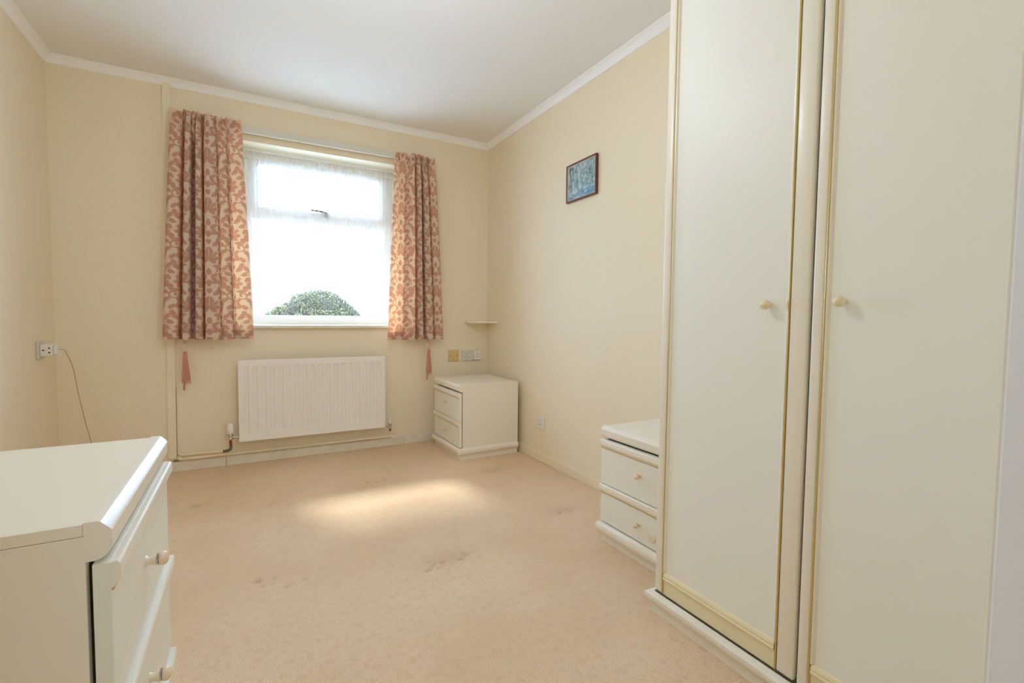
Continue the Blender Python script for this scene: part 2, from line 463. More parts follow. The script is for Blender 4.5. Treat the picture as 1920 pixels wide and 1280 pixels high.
sash = obj('vent_sash', bm, M['upvc'], win, world=True)
bm = new(); box(bm, WX0 + .06, WX1 - .06, .200, .206, WZ0 + .078, 1.655); obj('pane', bm, M['glass'], win, world=True)
bm = new(); box(bm, WX0 + .11, WX1 - .11, .190, .196, 1.73, WZ1 - .11); obj('pane', bm, M['glass'], win, world=True)
bm = new(); box(bm, 1.452, 1.478, .140, .160, 1.700, 1.742, .003); tube(bm, [(1.465, .142, 1.735), (1.44, .132, 1.737), (1.36, .130, 1.741)], [.008, .007, .006], 10)
obj('window_handle', bm, M['screw'], win, True, world=True)
bm = new(); box(bm, WX0 - .02, WX1 + .02, -.032, 0.0, .897, .919, .006, 3); box(bm, WX0 + .0005, WX1 - .0005, -.003, .172, .897, .919)
obj('window_sill', bm, M['gloss'], win, world=True)
bm = new()
box(bm, WX0, WX0 + .004, .001, .171, WZ0 + .014, WZ1); box(bm, WX1 - .004, WX1, .001, .171, WZ0 + .014, WZ1); box(bm, WX0 + .004, WX1 - .004, .001, .171, WZ1 - .004, WZ1)
obj('reveal_lining', bm, M['reveal'], win, world=True)

# outside: ground paved pale for bounce; unseen slab added to narrow the sun patch
bm = new(); box(bm, -40, 40, .32, 90, -.3, -.2); struct('ground', bm, M['paving'], label='pale paved ground outside the window', cat='ground')
bm = new(); box(bm, -2.5, 6, .30, 1.45, 2.58, 2.70); struct('sun_blocker', bm, M['blocker'], label='unseen slab added outside to narrow the sun patch', cat='sun blocker')

# shrub outside
sh = thing('garden_shrub', 'domed grey-green garden shrub seen through the window', 'shrub', (2.1, 6.2, -.2))
def shrub():
    bm = new(); r = random.Random(3)
    def top(x):   # outline measured from the photograph, metres about the base centre
        pts = [(-.95, 1.10), (-.87, 1.20), (-.72, 1.33), (-.46, 1.45), (-.42, 1.56), (-.03, 1.68), (.24, 1.66), (.43, 1.56), (.62, 1.42), (.83, 1.20), (1.0, 1.1)]
        for (a, b_), (c, d) in zip(pts, pts[1:]):
            if a <= x <= c: return b_ + (d - b_) * (x - a) / (c - a)
        return 1.0
    for i in range(22000):
        x = r.uniform(-.95, 1.0); y = r.uniform(-.55, .55)
        zt = top(x) * (1 - .25 * (y / .55) ** 2)
        z = zt - abs(r.gauss(0, .16)) if r.random() < .55 else r.uniform(.5, zt)
        s = r.uniform(.012, .034)
        d = Vector((r.gauss(0, 1), r.gauss(0, 1), r.gauss(0, 1))).normalized(); e = d.cross(Vector((r.gauss(0, 1), r.gauss(0, 1), r.gauss(0, 1)))).normalized()
        c = Vector((x, y, z))
        f = [bm.verts.new(c - d * s), bm.verts.new(c + e * s * .5), bm.verts.new(c + d * s), bm.verts.new(c - e * s * .5)]
        bm.faces.new(f)
    o = obj('foliage', bm, M['leaf'], sh); o['kind'] = 'stuff'
    bm = new()                                          # solid dome added inside the crown to keep sky from sparkling through
    ring = []
    for i in range(17):
        x = -.9 + i * 1.85 / 16; h = top(x) * .93
        ring.append([bm.verts.new((x * .96, .42 * math.sin(a) * math.sin(PI * (i + .5) / 17) ** .6, .35 + (h - .35) * math.cos(a))) for a in np.linspace(-PI / 2, PI / 2, 11)])
    for A, B in zip(ring, ring[1:]):
        for j in range(10): bm.faces.new((A[j], A[j + 1], B[j + 1], B[j]))
    obj('sky_block_core', bm, M['twig'], sh, True)
    bm = new()
    for i in range(150):
        x = r.uniform(-.8, .85); h = top(x); z = r.uniform(.7, 1) * h; y = -.5 + .25 * abs(x)
        tube(bm, [(x, y, z - .16), (x + r.uniform(-.05, .05), y - .05, z - .05), (x + r.uniform(-.09, .09), y - .03, z + r.uniform(.0, .06))], [.006, .004, .002], 4)
    o = obj('twigs', bm, M['twig'], sh); o['kind'] = 'stuff'
    for i in range(14):
        bm = new(); a = r.uniform(0, 2 * PI); q = r.uniform(.1, .75)
        x = q * math.cos(a); y = q * .5 * math.sin(a); h = top(x) * .97
        tube(bm, smooth_pts([(x * .15, y * .15, 0), (x * .6 + r.uniform(-.06, .06), y * .5, h * .5), (x, y, h)], 4), [.014] * 5 + [.008] * 4, 6)
        obj('stem', bm, M['twig'], sh)
shrub()

# ------------------------------------------------------------------ wardrobe
WF = 2.1474
wd = thing('wardrobe', 'tall ivory two-door wardrobe with thin gilt beading', 'wardrobe', (WF, -2.93, 0))
yl, yr, zb, zt = -2.458, -3.408, .066, 2.25
bm = new()
xa, xb = WF + .024, W - .022
box(bm, xa, xb, yl - .018, yl, .07, zt, .001); box(bm, xa, xb, yr, yr + .018, .07, zt, .001)
box(bm, xa, xb, yr + .018, yl - .018, zt - .018, zt); box(bm, xa, xb, yr + .018, yl - .018, .07, .088)
box(bm, xb - .008, xb, yr + .018, yl - .018, .088, zt - .018)
box(bm, xa + .002, xb - .008, -2.939, -2.921, .088, zt - .018)
obj('carcass', bm, M['laminate'], wd, world=True)
bm = new(); box(bm, WF - .012, xb, yr, yl + .006, 0, .040, .001); obj('plinth', bm, M['laminate'], wd, world=True)
mp = [(0, 0), (.012, 0), (.020, .006), (.024, .016), (.022, .026), (.014, .032), (0, .033)]
bm = new()
sweep(bm, mp, [(xb, yl, .036), (WF - .004, yl, .036), (WF - .004, yr, .036)], [(0, 1, 0), (-1, 1, 0), (-1, 0, 0)])
obj('plinth_moulding', bm, M['mould'], wd, True, world=True)

def wardrobe_door(ya, yb, knob_y, knob_z):
    """ya > yb: edges as seen left and right; 47 cm leaf of stiles, gilt beads, sunk panel, primrose foot rail"""
    z0, z1 = .0715, zt - .005
    st_l, st_r = (.032, .046) if knob_y < (ya + yb) / 2 else (.028, .034)
    bm = new(); box(bm, WF, WF + .02, ya - st_l, ya, z0, z1, .006, 3)
    door = obj('door', bm, M['mould'], wd, True, world=True)
    def sub(name, bm, m, sm=False): return obj(name, bm, m, door, sm, world=True)
    bm = new(); box(bm, WF, WF + .02, yb, yb + st_r, z0, z1, .006, 3); sub('stile', bm, M['mould'], True)
    bm = new(); box(bm, WF, WF + .02, yb + st_r, ya - st_l, z1 - .05, z1, .003); sub('top_rail', bm, M['mould'])
    ia, ib = ya - st_l, yb + st_r
    for yy, sgn in ((ia, -1), (ib, 1)):
        bm = new(); tube(bm, [(WF + .001, yy + sgn * .002, z0 + .002), (WF + .001, yy + sgn * .002, z1 - .05)], .0026, 8); sub('gilt_bead', bm, M['gilt'], True)
        bm = new(); prism(bm, [(WF + .010, yy + sgn * .0045, .146), (WF + .000, yy + sgn * .0045, .146), (WF + .0005, yy + sgn * .008, .146), (WF + .006, yy + sgn * .013, .146), (WF + .010, yy + sgn * .013, .146)], (0, 0, z1 - .05 - .146)); sub('panel_moulding', bm, M['mould'])
    bm = new(); box(bm, WF + .006, WF + .016, ib + .003, ia - .003, .12, z1 - .048); sub('door_panel', bm, M['panel'])
    bm = new(); box(bm, WF + .003, WF + .018, ib + .003, ia - .003, z0, .124); sub('foot_rail', bm, M['rail_cream'])
    bm = new()
    prism(bm, [(WF + .010, ib + .006, .122), (WF - .001, ib + .006, .122), (WF - .004, ib + .006, .126), (WF - .001, ib + .006, .131), (WF - .002, ib + .006, .136), (WF + .001, ib + .006, .143), (WF + .006, ib + .006, .147), (WF + .010, ib + .006, .147)], (0, ia - ib - .012, 0))
    sub('rail_moulding', bm, M['rail_cream'])
    bm = new()
    pr = [(.0001, 0), (.0075, 0), (.0062, .003), (.0055, .007), (.0085, .010), (.0122, .0145), (.0134, .020), (.0124, .0265), (.0088, .0318), (.0038, .0345), (0, .035)]
    lathe(bm, pr, (WF + .006, knob_y, knob_z), (-1, 0, 0), 20); sub('knob', bm, M['knob'], True)
    return door
wardrobe_door(-2.4555, -2.926, -2.824, 1.030)
wardrobe_door(-2.9335, -3.404, -3.002, 1.034)

# ------------------------------------------------------------------ drawer units
def drawer_unit(name, label, cat, x, y, rz, n, depth, knob, hgt, group=None, width=.495, sp=.199, ky=0.0):
    """local axes: +x out of the drawer fronts (front plane x=0), y across, z up"""
    t = thing(name, label, cat, (x, y, 0), rz, group)
    hw = width / 2; D = depth
    zc = hgt - .050                        # underside of the top moulding
    bm = new()
    box(bm, -D, -.025, -hw, -hw + .016, .04, hgt - .0165, .0006); box(bm, -D, -.025, hw - .016, hw, .04, hgt - .0165, .0006)
    box(bm, -D, -D + .006, -hw + .016, hw - .016, .04, hgt - .0165); box(bm, -D + .006, -.06, -hw + .016, hw - .016, .05, .064)
    obj('carcass', bm, M['laminate'], t)
    bm = new(); box(bm, -D, -.0265, -hw, hw, hgt - .016, hgt, .001); obj('top_panel', bm, M['laminate'], t)
    pts = [(-.026, hgt - .050), (-.026, hgt + .002), (-.0125, hgt + .002), (-.0085, hgt + .0005), (.0005, hgt - .0085), (.003, hgt - .0125), (.003, hgt - .031), (.0015, hgt - .038), (-.003, hgt - .044), (-.009, hgt - .048), (-.015, hgt - .050)]
    bm = new(); prism(bm, [(a, -hw - .001, b_) for a, b_ in pts], (0, width + .002, 0)); obj('top_moulding', bm, M['mould'], t, True, angle=22)
    bm = new(); box(bm, -D, -.006, -hw + .004, hw - .004, 0, .042); obj('plinth', bm, M['laminate'], t)
    bm = new()
    sweep(bm, [(-.012, 0), (.006, 0), (.012, .006), (.015, .018), (.014, .032), (.008, .041), (0, .044), (-.012, .044)], [(-D, -hw, .040), (.002, -hw, .040), (.002, hw, .040), (-D, hw, .040)], [(0, -1, 0), (1, -1, 0), (1, 1, 0), (0, 1, 0)])
    obj('plinth_moulding', bm, M['mould'], t, True, angle=40)
    tops = [zc - .0065 - k * sp for k in range(n)]
    for k, zt_ in enumerate(tops):
        zb_ = tops[k + 1] + .003 if k + 1 < n else .090
        bm = new(); box(bm, -.019, 0, -hw + .001, hw - .001, zb_, zt_, .0008)
        dr_ = obj('drawer', bm, M['laminate_front'], t)
        pts = [(0, zt_), (.007, zt_), (.0095, zt_ - .003), (.0105, zt_ - .008), (.0105, zt_ - .022), (.003, zt_ - .034), (0, zt_ - .036)]
        bm = new(); prism(bm, [(a, -hw + .0015, b_) for a, b_ in pts], (0, width - .003, 0)); obj('pull_moulding', bm, M['mould'], dr_)
        bm = new(); tube(bm, [(.0012, -hw + .002, zt_ - .037), (.0012, hw - .002, zt_ - .037)], .0016, 8); obj('gilt_bead', bm, M['gilt'], dr_, True)
        zk = zt_ - .097 - (sp - .199) * .7
        if knob == 'chrome':
            bm = new(); lathe(bm, [(.0001, 0), (.0088, 0), (.0072, .003), (.0068, .007), (.0082, .011), (.0098, .0135), (.0098, .0155)], (0, ky, zk), (1, 0, 0), 20)
            kn = obj('knob', bm, M['knob'], dr_, True)
            kn['label'] = 'cream turned knob with a chrome ring'
            bm = new(); lathe(bm, [(.0098, .0158), (.0109, .0162), (.0109, .0180), (.0098, .0184)], (0, ky, zk), (1, 0, 0), 20)
            c = obj('knob_ring', bm, M['chrome'], dr_, True)
            bm = new(); lathe(bm, [(.0098, .019), (.0116, .0212), (.0122, .0245), (.0112, .0285), (.0080, .0315), (.0035, .033), (0, .0332)], (0, ky, zk), (1, 0, 0), 20)
            obj('knob_cap', bm, M['knob_pink'], dr_, True)
        else:
            bm = new(); lathe(bm, [(.0001, 0), (.0085, 0), (.0058, .004), (.0052, .010), (.0085, .015), (.0108, .0205), (.0098, .026), (.006, .0295), (0, .0305)], (0, ky, zk), (1, 0, 0), 18)
            obj('knob', bm, M['knob_pink'], dr_, True)
            bm = new(); lathe(bm, [(.0056, .009), (.0075, .0095), (.0075, .0125), (.0056, .013)], (0, ky, zk), (1, 0, 0), 16)
            obj('knob_ring', bm, M['brass'], dr_, True)
    return t
G = 'matching ivory drawer units'
drawer_unit('bedside_cabinet', 'ivory two-drawer bedside cabinet in the far corner under the corner shelf', 'cabinet', 2.205, -.360, PI, 2, .460, 'brass', .522)
nsb = drawer_unit('bedside_cabinet', 'ivory two-drawer bedside cabinet half hidden behind the wardrobe', 'cabinet', 2.318, -2.190, PI, 2, .370, 'brass', .512, width=.455, ky=.014)
d2 = [c for c in nsb.children if c.name.startswith('drawer')][-1]
bm = new(); lathe(bm, [(.0001, 0), (.015, 0), (.016, .002), (.014, .005), (0, .006)], (0, .088, .135), (1, 0, 0), 18)
obj('bumper_pad', bm, M['knob'], d2, True)
drawer_unit('chest_of_drawers', 'ivory three-drawer chest in the left foreground with chrome-ringed knobs', 'chest', .787, -2.553, 0, 3, .460, 'chrome', .718, sp=.214, ky=-.012)

# ------------------------------------------------------------------ radiator and its pipes
RX0, RX1, RZ0, RZ1, RY = .893, 1.831, .166, .690, -.082
ra = thing('radiator', 'white fluted panel radiator under the window', 'radiator', (1.362, RY, RZ0))
def radiator_front():
    bm = new(); nfl = 18
    m = .018; pitch = (RX1 - RX0 - 2 * m) / nfl
    xs = [RX0, RX0 + m * .6]
    dp = [0, 0]
    for i in range(nfl):
        x = RX0 + m + i * pitch
        for f, d in ((.20, 0), (.30, 1), (.70, 1), (.80, 0)):
            xs.append(x + f * pitch); dp.append(d)
    xs += [RX1 - m * .6, RX1]; dp += [0, 0]
    zs = [RZ0, RZ0 + .035, RZ0 + .050, RZ0 + .064, RZ1 - .052, RZ1 - .046, RZ1 - .036, RZ1]
    zf = [0, 0, .1, 1, 1, .75, 0, 0]
    g = [[bm.verts.new((x, RY + .008 * d * f_, z)) for x, d in zip(xs, dp)] for z, f_ in zip(zs, zf)]
    for i in range(len(zs) - 1):
        for j in range(len(xs) - 1):
            bm.faces.new((g[i][j], g[i][j + 1], g[i + 1][j + 1], g[i + 1][j]))
    bk = {}
    rim = g[0] + [r_[-1] for r_ in g[1:]] + g[-1][::-1][1:] + [r_[0] for r_ in g[1:-1]][::-1]
    back = [bm.verts.new((v.co.x, RY + .022, v.co.z)) for v in rim]
    n = len(rim)
    for i in range(n): bm.faces.new((rim[i], rim[(i + 1) % n], back[(i + 1) % n], back[i]))
    bm.faces.new(back)
    return bm
obj('front_panel', radiator_front(), M['radiator'], ra, True, world=True, angle=25)
def rad_seam():   # rolled rim standing a little proud round the panel edge
    bm = new(); o = .006
    box(bm, RX0 - .003, RX0 + .006, RY - .003, RY + .026, RZ0 - .003, RZ1 - .016, .003); box(bm, RX1 - .006, RX1 + .003, RY - .003, RY + .026, RZ0 - .003, RZ1 - .016, .003)
    box(bm, RX0 + .006, RX1 - .006, RY - .003, RY + .026, RZ0 - .003, RZ0 + .011, .003); box(bm, RX0 + .004, RX1 - .004, RY + .001, RY + .024, RZ1 - .004, RZ1 + .004, .003)
    return bm
obj('rolled_rim', rad_seam(), M['radiator'], ra, world=True)
bm = new()
for i in range(34):
    x = RX0 + .04 + i * (RX1 - RX0 - .08) / 33
    box(bm, x - .0015, x + .0015, RY + .022, RY + .046, RZ0 + .05, RZ1 - .05)
f_ = obj('convector_fins', bm, M['radiator'], ra, world=True); f_['kind'] = 'stuff'
for x in (RX0 + .15, RX1 - .15):
    bm = new(); box(bm, x - .015, x + .015, RY + .046, -.0005, RZ0 + .06, RZ1 - .08, .002); obj('bracket', bm, M['radiator'], ra, world=True)
# left thermostatic valve
vl = obj('thermostatic_valve', lathe(new(), [(.0001, 0), (.018, 0), (.021, .007), (.021, .030), (.0198, .050), (.016, .061), (.0135, .064), (0, .064)], (.842, -.070, .224), (0, 0, 1), 22), M['plastic'], ra, True, world=True)
vl['label'] = 'white thermostatic valve head at the left'
bm = new(); lathe(bm, [(.0001, 0), (.011, 0), (.013, .004), (.013, .012), (.010, .018), (.015, .024), (.015, .044), (.0001, .044)], (.842, -.070, .180), (0, 0, 1), 16)
lathe(bm, [(.0001, 0), (.008, 0), (.008, .012), (.011, .013), (.011, .024), (.007, .025), (.007, .052), (.0001, .052)], (.842, -.070, .196), (1, 0, 0), 12)
obj('valve_body', bm, M['chrome'], vl, True, world=True)
# right lockshield valve
vr = obj('lockshield_valve', lathe(new(), [(.0001, 0), (.009, 0), (.0095, .030), (.008, .048), (0, .050)], (1.872, -.066, .186), (0, 0, 1), 18), M['plastic'], ra, True, world=True)
vr['label'] = 'small white lockshield cap at the right'
bm = new(); lathe(bm, [(.0001, 0), (.010, 0), (.011, .006), (.009, .012), (.011, .020), (.011, .038), (.0001, .038)], (1.872, -.066, .148), (0, 0, 1), 14)
lathe(bm, [(.0001, 0), (.007, 0), (.007, .012), (.010, .013), (.010, .022), (.006, .023), (.006, .042), (.0001, .042)], (1.872, -.066, .168), (-1, 0, 0), 12)
obj('valve_body', bm, M['chrome'], vr, True, world=True)
pp = obj('heating_pipe', tube(new(), smooth_pts([(.562, -.014, .118), (.575, -.028, .110), (.60, -.030, .108), (.72, -.030, .106), (.810, -.031, .103)], 5), .0075, 12), M['pipe'], None, True, loc=(.69, -.03, .108))
tag(pp, 'short cream heating pipe from the cover board to the left radiator valve', 'pipe')
bm = new(); tube(bm, smooth_pts([(.562, -.014, .094), (.575, -.030, .086), (.62, -.032, .082), (1.2, -.032, .080), (1.60, -.034, .080), (1.862, -.048, .082)], 6), .0075, 12)
tube(bm, [(1.62, -.022, .083), (1.878, -.030, .089)], .006, 10)
p2 = obj('heating_pipe', bm, M['pipe'], None, True, loc=(1.2, -.032, .08))
tag(p2, 'long cream heating pipe running above the skirting under the radiator', 'pipe')
bm = new(); tube(bm, [(1.85, -.048, .083), (1.898, -.050, .083)], .0105, 12); tube(bm, [(1.885, -.052, .085), (1.905, -.066, .074), (1.915, -.072, .063)], [.007, .006, .004], 10); tube(bm, [(1.898, -.050, .083), (1.898, -.052, .098)], .006, 10)
c_ = obj('drain_cock', bm, M['gloss'], p2, True, world=True)
bm = new(); tube(bm, [(.842, -.070, .1795), (.843, -.070, .140)], .0085, 14); obj('copper_tail', bm, M['copper'], pp, True, world=True)
bm = new(); tube(bm, smooth_pts([(.843, -.070, .142), (.841, -.068, .124), (.832, -.060, .113), (.815, -.045, .106), (.800, -.030, .103)], 4), .009, 14); obj('elbow', bm, M['tarnish'], pp, True, world=True)
bm = new(); tube(bm, [(1.872, -.066, .1475), (1.872, -.066, .128)], .0078, 12); obj('copper_tail', bm, M['copper'], p2, True, world=True)
bm = new(); tube(bm, [(1.872, -.066, .130), (1.872, -.050, .085)], .0075, 12); obj('painted_tail', bm, M['pipe'], p2, True, world=True)


# ------------------------------------------------------------------ curtain rail, curtains, net
rl = thing('curtain_rail', 'white plastic curtain rail spanning above the window', 'curtain rail', (1.40, -.03, 2.18))
bm = new(); box(bm, .600, 2.20, -.040, -.022, 2.160, 2.194, .002); box(bm, .600, 2.20, -.044, -.018, 2.154, 2.161, .001); obj('track', bm, M['rail_white'], rl, world=True)
for x in (.75, 1.08, 1.41, 1.74, 2.05):
    bm = new(); box(bm, x - .008, x + .008, -.022, 0, 2.165, 2.192, .001); obj('bracket', bm, M['rail_white'], rl, world=True)

def _lobes():
    """circles (a, b, r) of one half repeat: scalloped leaves laid along curved stems"""
    P = []
    def leaf(x, y, ang, length, width, n=7, bend=0.0):
        # serrated leaf: a spine with paired lobes shrinking to the tip
        for i in range(n):
            t = i / (n - 1); an = ang + bend * t
            px = x + length * t * math.cos(ang + bend * t * .5); py = y + length * t * math.sin(ang + bend * t * .5)
            wd = width * (math.sin(PI * (.18 + .78 * t)) ** .8)
            P.append((px, py, wd * .62))
            for sd in (-1, 1):
                P.append((px + sd * wd * .75 * -math.sin(an) + .25 * wd * math.cos(an), py + sd * wd * .75 * math.cos(an) + .25 * wd * math.sin(an), wd * .42))
    def scroll(cx, cy, r0, r1, a0, a1, w0, w1, n=26):
        for i in range(n):
            t = i / (n - 1); a = a0 + (a1 - a0) * t; r = r0 + (r1 - r0) * t
            P.append((cx + r * math.cos(a), cy + r * math.sin(a), w0 + (w1 - w0) * t))
    # palmette on the axis
    leaf(0, .020, 1.571, .075, .020, 7)
    leaf(.006, .018, 1.05, .062, .014, 6, -.35)
    leaf(.008, .012, .55, .052, .012, 6, -.5)
    leaf(.006, .006, -.05, .036, .010, 5, -.7)
    # long scroll rising from the foot with leaves on its back
    scroll(.050, -.050, .0245, .0105, -2.5, 3.6, .0035, .0062)
    P.append((.050 - .0095, -.052, .0075))
    leaf(.036, -.072, -2.3, .034, .011, 5, -.5)
    leaf(.066, -.068, -.9, .038, .012, 5, .8)
    leaf(.074, -.044, .35, .030, .011, 5, .7)
    leaf(.060, -.026, 1.25, .040, .012, 6, .6)
    leaf(.0, -.040, -1.571, .042, .012, 6)
    leaf(.0, -.145, 1.571, .040, .014, 5)
    leaf(.016, -.128, .3, .034, .011, 5, .5)
    # border sprig between repeats
    leaf(.100, .012, 1.571, .060, .013, 6)
    leaf(.096, .010, 2.3, .036, .010, 5, .4)
    leaf(.088, .108, 2.6, .040, .012, 5, -.5)
    scroll(.078, .090, .014, .007, -1.2, 4.0, .0028, .0045, 18)
    leaf(.100, -.128, 1.2, .036, .013, 5, .3)
    leaf(.040, .128, .6, .036, .012, 5, .6)
    leaf(.0, .112, 1.571, .030, .013, 5)
    leaf(.022, .100, .9, .038, .012, 5, -.6)
    leaf(.048, .078, .2, .036, .012, 5, .6)
    leaf(.066, .040, .9, .040, .013, 5, -.5)
    leaf(.070, .012, -.6, .034, .012, 5, .4)
    leaf(.022, -.022, -.3, .036, .011, 5, .6)
    leaf(.090, -.080, -1.4, .040, .012, 5, .4)
    leaf(.014, -.094, -.9, .030, .011, 4, .5)
    leaf(.050, -.112, -1.2, .036, .012, 5, .7)
    leaf(.052, .112, 1.9, .030, .010, 4, .5)
    return np.array(P)
_LOBES = _lobes()
def damask(u, v):
    cw, ch = .200, .300
    i = np.floor(u / cw)
    v = v + (i % 2) * ch / 2
    a = np.abs(u - i * cw - cw / 2); b_ = ch / 2 - np.mod(v, ch)
    b2 = np.mod(b_ + ch, ch) - ch / 2          # the half-dropped neighbour column
    d = np.full(a.shape, 1.0)
    for (x, y, r) in _LOBES:
        r = r - .0003
        for yy in (y - ch, y, y + ch):
            if -.19 < yy < .19:
                np.minimum(d, np.hypot(a - x, b_ - yy) - r, out=d)
                if x > .05: np.minimum(d, np.hypot(cw - a - x, b2 - yy) - r, out=d)
    out = np.clip(.5 - d / .003, 0, 1)
    vein = (np.abs(a) < .0018) & (b_ > .03) & (b_ < .085)
    for x0, y0, x1, y1 in ((.010, .034, .030, .068), (.018, .028, .044, .046)):
        t = np.clip(((a - x0) * (x1 - x0) + (b_ - y0) * (y1 - y0)) / ((x1 - x0) ** 2 + (y1 - y0) ** 2), 0, 1)
        vein |= np.hypot(a - x0 - t * (x1 - x0), b_ - y0 - t * (y1 - y0)) < .0015
    return np.where(vein, 0.15, out)

def curtain(name, label, top_fn, bot_fn, z_top, z_bot, u_len, nu, nv, frill_seed):
    """cloth between two horizontal section curves; top_fn/bot_fn: s in 0..1 -> x, y"""
    s = np.linspace(0, 1, nu); t = np.linspace(0, 1, nv)
    xt, yt = top_fn(s); xb_, yb_ = bot_fn(s); yb_ = np.minimum(yb_, -.004)
    r = np.random.default_rng(frill_seed)
    fr = np.interp(s, np.linspace(0, 1, 60), r.uniform(-.007, .009, 60))
    T = t[:, None]
    wgt = np.clip((T - .025) / .13, 0, 1); wgt = wgt * wgt * (3 - 2 * wgt)          # header pleats hand over to the long folds
    lin = T ** .85
    # envelope of x moves linearly, folds blend from header shape to hem shape
    xlin = (xt[0] * (1 - lin) + xb_[0] * lin), (xt[-1] * (1 - lin) + xb_[-1] * lin)
    nt_ = (xt - xt[0]) / (xt[-1] - xt[0]); nb_ = (xb_ - xb_[0]) / (xb_[-1] - xb_[0])
    nn = nb_[None] + 0 * wgt
    X = xlin[0] + nn * (xlin[1] - xlin[0])
    Y = yt[None] * (1 - wgt) + yb_[None] * wgt
    sway = .004 * np.sin(9 * s[None] + 5 * T)
    Y = Y + sway * wgt
    Z = z_top + fr[None] * np.clip(1 - T / .03, 0, 1) - T * (z_top - z_bot)
    Z = Z + .006 * np.sin(7 * s[None] * PI) * np.clip((T - .9) / .1, 0, 1) * .5
    V = np.stack([X.ravel(), Y.ravel(), Z.ravel()], 1)
    c = V.mean(0); c[2] = z_top
    idx = np.arange(nu * nv).reshape(nv, nu)
    F = np.stack([idx[:-1, :-1].ravel(), idx[:-1, 1:].ravel(), idx[1:, 1:].ravel(), idx[1:, :-1].ravel()], 1)
    # cloth u runs along the hem's arc length
    du = np.hypot(np.diff(xb_), np.diff(yb_)); u = np.concatenate([[0], np.cumsum(du)]); u = u / u[-1] * u_len
    val = damask(np.broadcast_to(u[None], X.shape) + .0, np.broadcast_to(T * (z_top - z_bot), X.shape))
    me = bpy.data.meshes.new('cloth'); me.from_pydata((V - c).tolist(), [], F.tolist())
    at = me.attributes.new('damask', 'FLOAT', 'POINT'); at.data.foreach_set('value', val.ravel().astype(np.float32))
    me.polygons.foreach_set('use_smooth', [True] * len(me.polygons))
    me.materials.append(M['damask'])
    rt = thing(name, label, 'curtain', tuple(c))
    o = bpy.data.objects.new('cloth', me); COL.objects.link(o); o.parent = rt
    # hem: a doubled band stitched along the bottom
    k = int(nv * .955)
    me2 = bpy.data.meshes.new('hem')
    sub = np.stack([X[k:, :], Y[k:, :] + .0035, Z[k:, :] - .0], -1)
    m_ = sub.shape[0]; V2 = sub.reshape(-1, 3) - c
    id2 = np.arange(m_ * nu).reshape(m_, nu)
    F2 = np.stack([id2[:-1, :-1].ravel(), id2[:-1, 1:].ravel(), id2[1:, 1:].ravel(), id2[1:, :-1].ravel()], 1)
    me2.from_pydata(V2.tolist(), [], F2.tolist())
    a2 = me2.attributes.new('damask', 'FLOAT', 'POINT'); a2.data.foreach_set('value', np.zeros(len(V2), np.float32))
    me2.polygons.foreach_set('use_smooth', [True] * len(me2.polygons)); me2.materials.append(M['damask'])
    o2 = bpy.data.objects.new('hem', me2); COL.objects.link(o2); o2.parent = rt
    return rt

def section(knots, n_extra=0):
    """smooth x(s), y(s) through knots [(s, x, y)]"""
    P = smooth_pts([(k[1], k[2], 0) for k in knots], 14)
    px = np.array([p.x for p in P]); py = np.array([p.y for p in P])
    d = np.concatenate([[0], np.cumsum(np.hypot(np.diff(px), np.diff(py)))]); d /= d[-1]
    return lambda s: (np.interp(s, d, px), np.interp(s, d, py))
def header(x0, x1, n, y, amp, seed):
    r = np.random.default_rng(seed); k = []
    for i in range(n * 2 + 1):
        f = i / (n * 2)
        k.append((0, x0 + (x1 - x0) * f + (r.uniform(-.004, .004) if 0 < i < 2 * n else 0), y + (amp if i % 2 else -amp) * r.uniform(.5, 1.2)))
    return section(k)
# hem sections: x left to right, y towards the room is negative
def pleats(lobes, y_in=-.088):
    """lobes (x0, x1, front y, gap floor y after it) -> section knots of rounded folds with dark gaps between"""
    k = []
    for i, (x0, x1, yf, fl) in enumerate(lobes):
        w_ = x1 - x0
        side = (yf + fl) / 2
        if i: k += [(0, x0 - .002, (yf + lobes[i - 1][3]) / 2)]
        k += [(0, x0, yf + .016), (0, x0 + .16 * w_, yf + .002), (0, x0 + .5 * w_, yf), (0, x1 - .16 * w_, yf + .003), (0, x1, yf + .018)]
        if i + 1 < len(lobes):
            g = lobes[i + 1][0] - x1
            k += [(0, x1 + .002, side), (0, x1 + .18 * g, fl + .003), (0, x1 + .5 * g, fl), (0, x1 + .82 * g, fl + .003)]
    return section(k)
hemL = pleats([(.503, .580, -.112, -.006), (.600, .640, -.122, -.036), (.668, .707, -.118, -.008), (.722, .800, -.126, -.084), (.812, .874, -.106, -.088), (.890, .986, -.114, 0)])
hemR = pleats([(1.846, 1.900, -.112, -.082), (1.978, 2.056, -.120, -.006), (2.078, 2.120, -.120, -.008), (2.143, 2.201, -.116, -.012), (2.213, 2.284, -.110, 0)])
curtain('curtain', 'pink damask curtain left of the window, the wider one', header(.573, .934, 11, -.074, .019, 3), hemL, 2.208, .832, 1.00, 300, 430, 5)
curtain('curtain', 'pink damask curtain right of the window, the narrower one', header(1.909, 2.208, 9, -.074, .019, 4), hemR, 2.190, .812, .95, 290, 430, 9)

